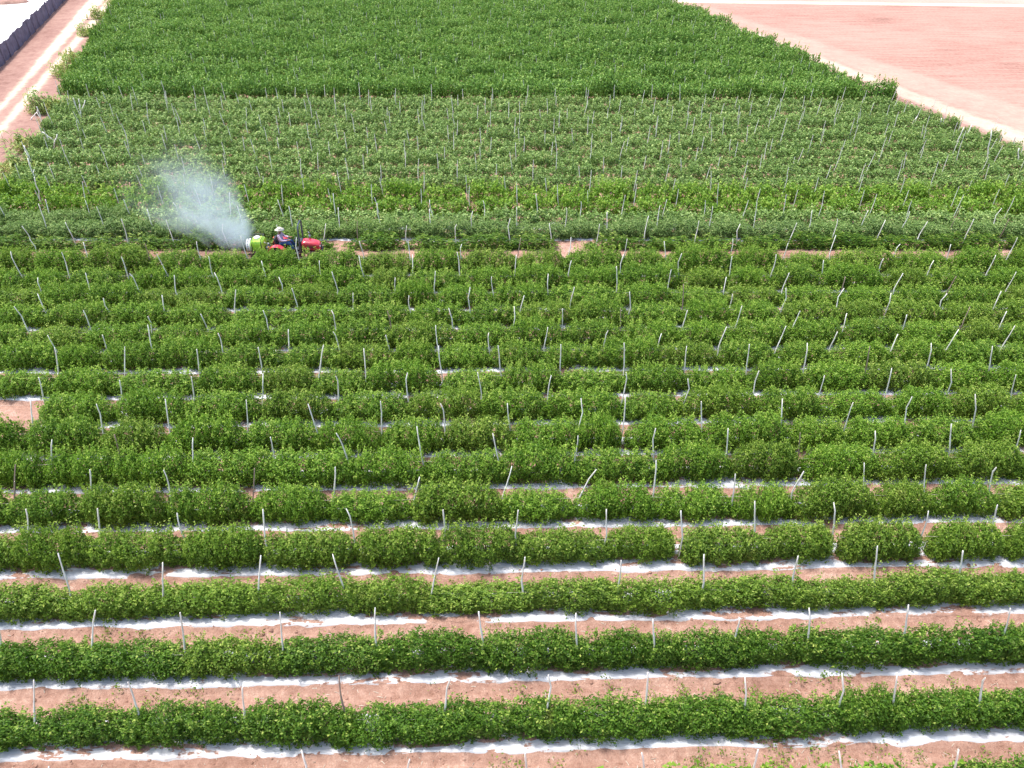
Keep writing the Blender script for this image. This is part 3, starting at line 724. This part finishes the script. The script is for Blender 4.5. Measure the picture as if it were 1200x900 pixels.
sw_axis = Vector((-.24, 0, .15)).normalized(); q_ = sw_axis.to_track_quat('Z', 'Y').to_matrix()
ring = [Vector((.09, 0, 1.11)) + q_ @ Vector((.19 * math.cos(a), .19 * math.sin(a), 0)) for a in [2 * math.pi * k / 24 for k in range(25)]]
bm_tube(bm, ring, .015, 6, False)
for k in range(3):
    a = 2 * math.pi * k / 3; bm_tube(bm, [(.09, 0, 1.11), Vector((.09, 0, 1.11)) + q_ @ Vector((.19 * math.cos(a), .19 * math.sin(a), 0))], .01, 5)
obj('steering_wheel', bm, M_dark, tr)
bm = bmesh.new()
bm_tube(bm, [(.40, -.40, .52), (.44, -.40, 1.2), (.47, -.39, 1.86), (.48, -.33, 1.98), (.48, -.22, 2.03), (.48, .22, 2.03), (.48, .33, 1.98), (.47, .39, 1.86), (.44, .40, 1.2), (.40, .40, .52)], .045, 8)
for s in (-1, 1): bm_box(bm, (.45, s * .40, 1.32), (.10, .06, .18), .01)
obj('roll_bar', bm, plain('roll_bar_paint', (.07, .085, .11), .35, .5), tr)
bm = bmesh.new(); bm_tube(bm, [(.85, .20, 1.02), (.85, .20, 1.36), (.80, .20, 1.42)], .028, 10); bm_tube(bm, [(.85, .20, 1.06), (.85, .20, 1.26)], .05, 10); obj('exhaust_pipe', bm, M_steel, tr)
bm = bmesh.new()
for s in (-1, 1): bm_tube(bm, [(-.92, s * .20, .45), (-1.32, s * .24, .38)], .022, 6); bm_tube(bm, [(-.95, s * .20, .75), (-1.22, s * .23, .42)], .016, 6)
bm_tube(bm, [(-.92, 0, .72), (-1.32, 0, .62)], .02, 6); obj('hitch_arms', bm, M_steel, tr)

# mist sprayer towed behind
sp = empty('mist_sprayer', (-11.38, TY, .01)); sp.scale = (.9, .9, .92); tag(sp, 'lime green tank sprayer towed behind the red tractor', 'sprayer')
bm = bmesh.new()
def tsec(x, hw, z0, z1):
    P = []
    for k in range(20):
        a = 2 * math.pi * k / 20; c_, s_ = math.cos(a), math.sin(a)
        P.append((x, hw * math.copysign(abs(c_) ** .55, c_), (z0 + z1) / 2 + (z1 - z0) / 2 * math.copysign(abs(s_) ** .55, s_)))
    return P
bm_loft(bm, [tsec(-.34, .30, .62, 1.10), tsec(-.31, .38, .54, 1.19), tsec(-.20, .41, .51, 1.23), tsec(-.17, .395, .525, 1.215), tsec(0, .41, .51, 1.23), tsec(.03, .395, .525, 1.215), tsec(.20, .41, .51, 1.23), tsec(.31, .38, .54, 1.19), tsec(.34, .30, .62, 1.10)])
tk = obj('tank', bm, M_lime, sp)
bm = bmesh.new(); bm_lathe(bm, [(.15, 1.20), (.17, 1.215), (.17, 1.27), (.13, 1.30), (.02, 1.31)], 'Z', (-.02, 0, 0), 24); obj('tank_lid', bm, M_white, tk)
bm = bmesh.new()
for x in (-.25, .26): bm_tube(bm, [(x, -.44, .48), (x, -.44, 1.10), (x, -.36, 1.27), (x, .36, 1.27), (x, .44, 1.10), (x, .44, .48)], .022, 6)
for y in (-.36, .36): bm_tube(bm, [(-.25, y, 1.27), (.26, y, 1.27)], .02, 6); bm_box(bm, (-.05, y, .44), (1.10, .07, .07), .01)
bm_box(bm, (-.05, 0, .40), (.12, .9, .08), .01); obj('frame', bm, M_dark, sp, smooth=False)
bm = bmesh.new()
for y in (-.30, .30): bm_tube(bm, [(.45, y, .44), (.86, 0, .40)], .028, 6)
bm_tube(bm, [(.80, 0, .40), (1.10, 0, .40)], .03, 6); obj('drawbar', bm, M_dark, sp)
bm = bmesh.new(); bm_box(bm, (.47, 0, .62), (.22, .30, .26), .03); bm_tube(bm, [(.47, -.1, .75), (.47, -.14, .95), (.36, -.16, 1.05)], .02, 6); bm_lathe(bm, [(.06, .75), (.07, .80), (.05, .90)], 'Z', (.50, .06, 0), 12); obj('pump', bm, M_steel, sp)
wheel(sp, -.05, .52, .34, .18); wheel(sp, -.05, -.52, .34, .18)
bm = bmesh.new(); bm_lathe(bm, [(.20, -.34), (.32, -.37), (.36, -.41), (.36, -.45), (.25, -.48), (.25, -.52), (.36, -.55), (.33, -.60), (.14, -.62)], 'X', (0, 0, .80), 32); fh = obj('fan_housing', bm, M_white, sp)
for k in range(7):
    bm = bmesh.new(); a = math.radians(k * 30); y, z = .33 * math.cos(a), .33 * math.sin(a); bm_tube(bm, [(-.50, y, .80 + z), (-.50, y * 1.15, .80 + z * 1.15)], .022, 6)
    obj('nozzle', bm, M_steel, fh)

# driver ------------------------------------------------------------
def skin(name, verts, edges, rads, mat, parent, sub=2, root=0):
    me = bpy.data.meshes.new(name); me.from_pydata(verts, edges, []); o = bpy.data.objects.new(name, me); COL.objects.link(o)
    md = o.modifiers.new('skin', 'SKIN'); md.use_smooth_shade = True
    sv = me.skin_vertices[0].data
    for i, r_ in enumerate(rads):
        sv[i].radius = (r_, r_) if not isinstance(r_, tuple) else r_
        sv[i].use_root = (i == root)
    s_ = o.modifiers.new('sub', 'SUBSURF'); s_.levels = sub; s_.render_levels = sub
    me.materials.append(mat)
    if parent: o.parent = parent
    return o
bv, be, br_ = [], [], []
def addv(p, r_, par=None):
    bv.append(p); br_.append(r_)
    if par is not None: be.append((par, len(bv) - 1))
    return len(bv) - 1
pel = addv((-.56, 0, .95), (.15, .13)); wst = addv((-.59, 0, 1.08), (.14, .12), pel); ch = addv((-.61, 0, 1.25), (.17, .125), wst); up_ = addv((-.60, 0, 1.37), (.13, .10), ch)
nk = addv((-.59, 0, 1.45), .05, up_); hb = addv((-.57, 0, 1.53), (.075, .085), nk); ht = addv((-.565, 0, 1.62), (.078, .092), hb); tp = addv((-.57, 0, 1.69), .05, ht)
nose = addv((-.462, 0, 1.575), .014, hb)
for s in (-1, 1):
    sh_ = addv((-.61, s * .19, 1.37), .062, up_); el_ = addv((-.46, s * .29, 1.14), .045, sh_); wr = addv((-.17, s * .20, 1.13), .03, el_)
    pm = addv((-.10, s * .175, 1.15), (.034, .022), wr)
    for k in range(4):
        f1 = addv((-.065, s * (.150 + k * .018), 1.175 - k * .004), .010, pm); f2 = addv((-.04, s * (.145 + k * .018), 1.160 - k * .004), .009, f1); addv((-.052, s * (.145 + k * .018), 1.135), .008, f2)
    t1 = addv((-.13, s * .145, 1.155), .011, wr); addv((-.095, s * .125, 1.14), .009, t1)
    hp = addv((-.52, s * .11, .93), .095, pel); kn = addv((-.12, s * .17, .96), .062, hp); an = addv((.02, s * .17, .60), .042, kn)
    addv((.15, s * .18, .555), (.035, .03), an)
body = skin('person', bv, be, br_, M_skin, None); body.location = (-9.7, TY, .01); body.scale = (.95, .95, .95)
tag(body, 'person in straw hat, plaid shirt and jeans sitting on the red tractor', 'person')
vs_, es_, rs_ = [(-.56, 0, .97), (-.59, 0, 1.08), (-.61, 0, 1.25), (-.60, 0, 1.38), (-.59, 0, 1.425)], [(0, 1), (1, 2), (2, 3), (3, 4)], [(.165, .145), (.165, .15), (.19, .145), (.15, .115), .062]
for s in (-1, 1):
    n_ = len(vs_); vs_ += [(-.61, s * .20, 1.375), (-.47, s * .295, 1.145), (-.22, s * .215, 1.13)]; es_ += [(3, n_), (n_, n_ + 1), (n_ + 1, n_ + 2)]; rs_ += [.078, .060, .044]
skin('shirt', vs_, es_, rs_, M_shirt, body)
vs_, es_, rs_ = [(-.57, 0, 1.0), (-.56, 0, .94)], [(0, 1)], [(.16, .14), (.17, .145)]
for s in (-1, 1):
    n_ = len(vs_); vs_ += [(-.50, s * .115, .935), (-.32, s * .145, .955), (-.12, s * .17, .965), (-.03, s * .17, .78), (.02, s * .17, .62)]; es_ += [(1, n_), (n_, n_ + 1), (n_ + 1, n_ + 2), (n_ + 2, n_ + 3), (n_ + 3, n_ + 4)]; rs_ += [.115, .10, .082, .07, .062]
skin('trousers', vs_, es_, rs_, M_jean, body, root=1)
for s in (-1, 1):
    bm = bmesh.new(); bm_loft(bm, [[(x, s * .175 + y * w_, .525 + z * h) for y, z in [(-1, 0), (1, 0), (1, .6), (.6, 1), (-.6, 1), (-1, .6)]] for x, w_, h in [(-.04, .035, .10), (.0, .05, .17), (.07, .05, .13), (.16, .052, .08), (.22, .035, .045)]]); obj('boot', bm, M_boot, body)
bm = bmesh.new(); rings = []
for r_, h in [(.225, 1.628), (.215, 1.622), (.15, 1.628), (.105, 1.64), (.10, 1.70), (.085, 1.75), (.05, 1.77), (.012, 1.765)]:
    rings.append([(-.57 + r_ * 1.08 * math.cos(a), r_ * math.sin(a), h + (.03 * abs(math.sin(a)) ** 2 if r_ > .14 else 0) * (r_ / .2)) for a in [2 * math.pi * k / 28 for k in range(28)]])
bm_loft(bm, rings); obj('hat', bm, M_hat, body)
bm = bmesh.new(); bm_lathe(bm, [(.106, 1.642), (.108, 1.65), (.104, 1.675), (.101, 1.68)], 'Z', (-.57, 0, 0), 28); bm.faces.ensure_lookup_table(); obj('hair', bm, plain('dark_hair', (.02, .015, .012), .7, .3), body)

# spray mist ----------------------------------------------------------
A_ = Vector((-11.95, TY, 1.0)); B_ = pp(155, 182, 35.3); L_m = (B_ - A_).length
bm = bmesh.new(); rings = []
for k in range(13):
    t = k / 12; R_ = 1.0 + 3.2 * t ** .6 if k < 12 else .9
    rings.append([(t * L_m, R_ * math.cos(a), R_ * math.sin(a)) for a in [2 * math.pi * q / 20 for q in range(20)]])
bm_loft(bm, rings)
b = NB('mist'); tc = b.n('ShaderNodeTexCoord').outputs['Object']; sx_ = b.n('ShaderNodeSeparateXYZ'); b.l(tc, sx_.inputs[0])
t_ = b.math('DIVIDE', sx_.outputs[0], L_m)
rad_ = b.math('SQRT', b.math('ADD', b.math('MULTIPLY', sx_.outputs[1], sx_.outputs[1]), b.math('MULTIPLY', sx_.outputs[2], sx_.outputs[2])))
n1 = b.noise(b.coord((.8, 1.2, 1.2)), .55, 3, .55, .8)
Rn = b.math('ADD', .45, b.math('MULTIPLY', b.math('POWER', b.math('MAXIMUM', t_, 0.001), .6), 2.15))
rel = b.math('DIVIDE', rad_, Rn)
fall = b.math('MAXIMUM', b.math('SUBTRACT', 1.0, b.math('ADD', b.math('POWER', rel, 1.5), b.math('MULTIPLY', b.math('SUBTRACT', .47, n1), 4.2))), 0.)
ax_ = b.math('POWER', b.math('MAXIMUM', b.math('SUBTRACT', 1.0, t_), 0.), 2.4)
den = b.math('MULTIPLY', b.math('MULTIPLY', fall, b.math('MULTIPLY', ax_, b.math('MINIMUM', b.math('ADD', .7, b.math('MULTIPLY', t_, 3.)), 1.))), MIST)
pv = b.n('ShaderNodeVolumePrincipled'); pv.inputs['Color'].default_value = (.84, .94, 1, 1); pv.inputs['Anisotropy'].default_value = .1; b.l(den, pv.inputs['Density'])
b.l(pv.outputs[0], b.o.inputs['Volume'])
mo = obj('spray_mist', bm, b.m); mo.location = A_; mo.rotation_euler = (B_ - A_).to_track_quat('X', 'Z').to_euler()
tag(mo, 'white spray mist drifting up behind the lime green tank sprayer', 'spray mist', kind='stuff')
b.m.volume_intersection_method = 'FAST' if hasattr(b.m, 'volume_intersection_method') else None
sc.cycles.volume_step_rate = .6; sc.cycles.volume_bounces = 3; sc.cycles.volume_max_steps = 128

# ------------------------------------------------------------------ edges of the field
fe = empty('shade_fence', (np.polyval(fence_l, 60), 60, 0)); tag(fe, 'long dark purple grey cloth fence beside the farm lane', 'fence')
def fence_cloth():
    yy = np.arange(30, 200, .5); V = []; n = len(yy)
    for y in yy:
        x = np.polyval(fence_l, y); z = 1.45 + .05 * math.sin(y * 2.1) * math.sin(y * .7) + random.uniform(-.12, .12)
        V.append([(x + random.uniform(-.04, .04), y, .02), (x + .05 * math.sin(y * 3), y, z * .5), (x + random.uniform(-.03, .03), y, z), (x - .02, y, z), (x - .03, y, .02)])
    V = np.array(V).reshape(-1, 3); Fc = []
    for i in range(n - 1):
        for k in range(4): Fc.append((i * 5 + k, (i + 1) * 5 + k, (i + 1) * 5 + k + 1, i * 5 + k + 1))
    V = V - [np.polyval(fence_l, 60), 60, 0]
    return link('cloth', npmesh('cloth', V, np.array(Fc), 4, plain('shade_cloth', (.15, .14, .20), .8, .2, var=.3, sc_=2.)), fe)
fence_cloth()
bm = bmesh.new(); bm_tube(bm, [(0, 0, 0), (0.01, 0, 1.2), (0, .02, 2.3)], [.035, .03, .03], 7)
pm_ = None
for y in np.cumsum([52] + [random.choice([2.2, 3.4, 4.6, 5.2]) for _ in range(16)]):
    p = Vector((np.polyval(fence_l, y) + .07 - np.polyval(fence_l, 60), y - 60, 0))
    if pm_ is None: o = obj('post', bm, plain('grey_post', (.17, .155, .21), .8, .2), fe); pm_ = o.data
    else: o = link('post', pm_, fe)
    o.location = p

# maize-like weeds along the lane
def maize(px, py, h, n, lab, seed, spread=.55, bush=False):
    r_ = random.Random(seed); p = gp(px, py); e = empty('weed_clump', p); V = []; Fc = []; T = []; SV = []; SF = []
    for s in range(n):
        bx, by = r_.gauss(0, spread), r_.gauss(0, spread); hh = h * r_.uniform(.5, 1.1)
        v, f = tube_np([(bx, by, 0), (bx + .02, by, hh * .5), (bx + .04, by + .02, hh * .9)], [.016, .013, .006], 4); o_ = sum(len(q) for q in SV); SV.append(v); SF += [tuple(i + o_ for i in ff) for ff in f]
        for k in range(9):
            a = r_.uniform(0, 6.28); z0 = hh * r_.uniform(.12, .88); ln = r_.uniform(.35, .65) * (h / 1.6) ** .5; wd = r_.uniform(.05, .09); tn = r_.uniform(.25, 1.0)
            dx, dy = math.cos(a), math.sin(a); base = len(V); m_ = 6
            for j in range(m_):
                t = j / (m_ - 1); z = z0 + ln * (.75 * t - 1.05 * t * t); q = wd * (1 - t) ** .6 * (1 if j else .5)
                for sg in (-1, 1): V.append((bx + dx * ln * t - dy * q * sg, by + dy * ln * t + dx * q * sg, max(.03, z + abs(q) * .3))); T.append(tn)
            for j in range(m_ - 1): Fc.append((base + 2 * j, base + 2 * j + 1, base + 2 * j + 3, base + 2 * j + 2))
    cv, ct, _ = leaf_cloud(1.4 + n * .06, 1.2 + n * .05, h * .45, 400 + n * 60, .12, seed, lumps=6, shoots=22)
    nb_ = len(V); V = np.concatenate([np.array(V), cv]); T = np.concatenate([np.array(T), ct + .35])
    Fc = np.concatenate([np.array(Fc), np.arange(len(cv)).reshape(-1, 4) + nb_])
    link('foliage', npmesh('foliage', V, Fc, 4, MF_maize, {'tone': T}), e)
    link('stem', npmesh('stem', np.concatenate(SV), np.array(SF), 4, M_stem), e)
    tag(e, lab, 'weeds', 'weed clumps along the farm lane')
for k, (px, py, h, n, lab) in enumerate([
    (54, 131, 1.9, 17, 'broad yellow green weed clump beside the lane at the corner of the dark crop'),
    (69, 128, 1.3, 9, 'yellowing low weed clump between the broad weeds and the crop'),
    (34, 176, 1.7, 9, 'upright narrow weed clump nearest the leaning grey sticks'),
    (19, 202, 1.5, 14, 'bright green weed clump lowest on the lane edge'),
    (33, 205, 1.1, 7, 'short weed clump tucked against the pale crop rows'),
    (2, 222, 1.3, 8, 'weed clump cut by the left edge of the picture'),
    (77, 88, 1.7, 10, 'pale weed clump leaning out from the dark crop'),
    (86, 72, 1.5, 8, 'small pale weed clump halfway up the dark crop edge'),
    (104, 42, 1.6, 9, 'weed clump on the upper part of the dark crop edge'),
    (118, 22, 1.6, 9, 'light weed clump near the top of the dark crop edge'),
    (137, 6, 1.8, 10, 'yellow green weed clump at the far end of the lane')]):
    maize(px, py, h, n, lab, 50 + k)

# leaning poles and sticks at both ends of the rows
def pole(name, b_, t_, rad, mat, lab, cat, grp, jit=.03, side=0):
    n = 7; pts = []
    for j in range(n):
        t = j / (n - 1); p = b_.lerp(t_, t); pts.append(p - b_ + Vector((random.uniform(-jit, jit), random.uniform(-jit, jit), 0 if j == 0 else random.uniform(-jit, jit))))
    bm = bmesh.new(); bm_tube(bm, pts, [rad * (1 - .35 * j / (n - 1)) for j in range(n)], 6)
    if side:
        for k in range(side):
            p = pts[2 + k % 4]; bm_tube(bm, [p, p + Vector((random.uniform(-.3, .3), random.uniform(-.3, .3), random.uniform(.1, .4)))], [rad * .5, rad * .25], 5)
    o = obj(name, bm, mat, None, loc=b_); tag(o, lab, cat, grp); return o
GL = 'leaning poles at the left ends of the rows'; GR = 'end stakes at the right ends of the rows'
for k, (bx, by, tx, ty, lab) in enumerate([
    (93, 139, 86, 114, 'tall pale pole beside the weeds where the dark crop begins'), (96, 139, 92, 116, 'second pole of the crossed pair by the dark crop corner'),
    (91, 141, 100, 118, 'pole crossing behind the pair by the dark crop corner'), (52, 153, 43, 125, 'long crooked stick leaning over the lane verge'),
    (72, 172, 49, 154, 'grey stick slanting down from the lane to the crop'), (61, 176, 55, 159, 'short upright stick under the slanting grey one'),
    (62, 178, 67, 158, 'stick leaning right beside the slanting grey one'), (41, 200, 28, 170, 'pale crooked stick leaning above the lowest green weeds'),
    (46, 222, 32, 186, 'bent grey stick standing in the pale crop corner'), (48, 240, 41, 208, 'thin stick leaning left at the first pale crop row'),
    (36, 141, 44, 129, 'short broken stick lying on the lane verge'), (96, 148, 93, 122, 'single post just inside the weeds')]):
    b_ = gp(bx, by); t_ = pp(tx, ty, b_.y - .1)
    if t_.z < .15: t_.z = .15
    pole('pole', b_, t_, .045, M_stake, lab, 'pole', GL, .04, 2 if k in (3, 7, 8) else 0)
for k, (bx, by, tx, ty, lab) in enumerate([
    (1006, 104, 1012, 92, 'short stake leaning right above the dark crop corner'), (1016, 127, 1024, 114, 'stake leaning right over the pale board'), (1040, 129, 1041, 117, 'upright stake at the end of the pale board'),
    (1060, 136, 1069, 121, 'leaning stake right of the pale board'), (1064, 153, 1075, 136, 'thick white end stake leaning right near the board'), (1086, 143, 1092, 131, 'thin end stake on the red verge past the white one'),
    (1099, 153, 1104, 138, 'end stake standing where the pale rows shorten'), (1115, 150, 1116, 139, 'small dark end stake on the red verge'), (1118, 177, 1129, 149, 'long slanting end stake left of the crossed pair'), (1130, 166, 1139, 146, 'crossing end stake leaning against the long slanting one'),
    (1155, 194, 1162, 153, 'tallest end stake left of the last two'), (1186, 180, 1190, 159, 'forked end stake near the right picture edge'), (1192, 196, 1194, 174, 'last end stake at the right picture edge')]):
    b_ = gp(bx, by); t_ = pp(tx, ty, b_.y)
    pole('stake', b_, t_, .045, M_stake, lab, 'stake', GR, .03, 1 if k in (4, 11) else 0)
a_ = gp(1016, 128.5); c_ = gp(1041, 127.0); bm = bmesh.new(); d_ = c_ - a_
bm_box(bm, (0, 0, .09), (d_.length, .16, .10), .02, Matrix.Rotation(math.atan2(d_.y, d_.x), 3, 'Z'))
o = obj('board', bm, plain('pale_board', (.74, .66, .56), .8, .2), None, loc=(a_ + c_) / 2 + Vector((0, 0, -.04))); tag(o, 'pale board lying on the ground at the corner of the dark crop', 'board')

# twine strung along the nearer rows
for r in ROWS[1:16]:
    S = sorted(all_st[r['i']]); bm = bmesh.new()
    for hh in (.62,):
        pts = []
        for a, c in zip(S[:-1], S[1:]):
            for t in (0, .33, .66): x = a[0] + (c[0] - a[0]) * t; pts.append((x + a[2] * hh * (1 - t) + c[2] * hh * t, r['Y'] - .03, hh * r['h'] + .18 - .05 * math.sin(math.pi * t)))
        bm_tube(bm, pts, .004, 4)
    tag(obj('trellis_twine', bm, M_twine, None), 'thin pale twine strung between the stakes of %s' % rowname(r['i']), 'twine', 'twines strung along the rows')

# sprouts and dry litter in the furrows: uncountable
V = []; T = []
r_ = np.random.default_rng(5)
for q in range(1500):
    ri = min(int(r_.integers(0, 16)), 15) if r_.random() < .6 else int(r_.integers(0, 5)); R0 = ROWS[ri]; x = r_.uniform(-20, 20); y = R0['Y'] + r_.choice([-1, 1, 1]) * r_.uniform(.5, .85)
    if vnoise(np.array([x]), np.array([y]), .5, 91)[0] < .05: continue
    z = float(gz(np.array([x]), np.array([y]))[0]); n = int(r_.integers(8, 34)); hh = r_.uniform(.06, .30)
    for k in range(n):
        c = np.array([x, y, z]) + [r_.normal(0, .09), r_.normal(0, .09), r_.uniform(0, hh)]; a = r_.normal(size=3); a /= np.linalg.norm(a); b_ = np.cross(a, r_.normal(size=3)); b_ /= np.linalg.norm(b_); s = r_.uniform(.02, .045)
        V += [c - a * s, c + b_ * s * .5, c + a * s, c - b_ * s * .5]; T += [r_.uniform(.2, .75)] * 4
V = np.array(V); V[:, 2] = np.maximum(V[:, 2], .02)
tag(link('weeds', npmesh('weeds', V, np.arange(len(V)).reshape(-1, 4), 4, MF_olive, {'tone': np.array(T)})), 'small green sprouts scattered in the red furrows', 'weeds', kind='stuff')
V = []; Fc = []
for q in range(1300):
    R0 = ROWS[int(r_.integers(0, 7))]; x = r_.uniform(-19, 19); y = R0['Y'] - r_.uniform(.5, 1.1); a = r_.uniform(0, 3.14); L0 = r_.uniform(.03, .16); z = float(gz(np.array([x]), np.array([y]))[0]) + .012
    v, f = tube_np([(x, y, z), (x + L0 * .5 * math.cos(a), y + L0 * .5 * math.sin(a), z + .015), (x + L0 * math.cos(a), y + L0 * math.sin(a), z)], [.006, .007, .004], 3); o_ = len(V) * len(v); V.append(v); Fc += [tuple(i + o_ for i in ff) for ff in f]
tag(link('straw_litter', npmesh('straw_litter', np.concatenate(V), np.array(Fc), 4, M_twine)), 'dry stems and straw lying on the red soil between front rows', 'litter', kind='stuff')
# clods of soil
V = []; Fc = []
ico = bmesh.new(); bmesh.ops.create_icosphere(ico, subdivisions=1, radius=1); IV = np.array([v.co[:] for v in ico.verts]); IF = np.array([[v.index for v in f.verts] for f in ico.faces]); ico.free()
for q in range(5200):
    R0 = ROWS[int(r_.integers(0, 8))]; x = r_.uniform(-19, 19); y = R0['Y'] - r_.uniform(.42, 1.2); s = r_.gamma(1.6, .008) + .006; z = float(gz(np.array([x]), np.array([y]))[0])
    V.append(IV * s * r_.uniform(.6, 1.3, (len(IV), 1)) * [1.2, 1, .7] + [x, y, z + s * .2]); Fc.append(IF + q * len(IV))
tag(link('soil_clods', npmesh('soil_clods', np.concatenate(V), np.concatenate(Fc), 3, M_soil)), 'crumbly red clods of soil in the furrows', 'clods', kind='stuff')
# scrub beyond the far track and a brown heap on the pale yard
for k, (px, lab) in enumerate([(1012, 'dark scrub clump on the far track'), (1080, 'dark scrub clump right of the first on the far track')]):
    Vv, tn, kk = leaf_cloud(3.4, 1.6, 1.1, 1500, .16, 33 + k, lumps=5, shoots=5, tri=True)
    p = gp(px, -2 + 4 * 0); e = empty('scrub', p); link('foliage', npmesh('foliage', Vv, np.arange(len(Vv)).reshape(-1, kk), kk, MF_olive, {'tone': tn * .6}), e); sv, sf = stem_mesh(3.2, 1.0, 3 + k); link('stem', npmesh('stem', sv, np.array(sf), 4, M_stem), e)
    tag(e, lab, 'bush')
p = gp(8, 3); bm = bmesh.new(); bmesh.ops.create_icosphere(bm, subdivisions=4, radius=1)
for v in bm.verts:
    v.co = Vector((v.co.x * 2.4, v.co.y * 1.6, max(-.02, v.co.z * .7))); v.co *= 1 + float(vnoise(np.array([v.co.x]), np.array([v.co.y]), 1.2, 4)[0]) * .3
tag(obj('soil_heap', bm, M_verge, None, loc=p), 'brown heap of soil on the white sand yard', 'heap')
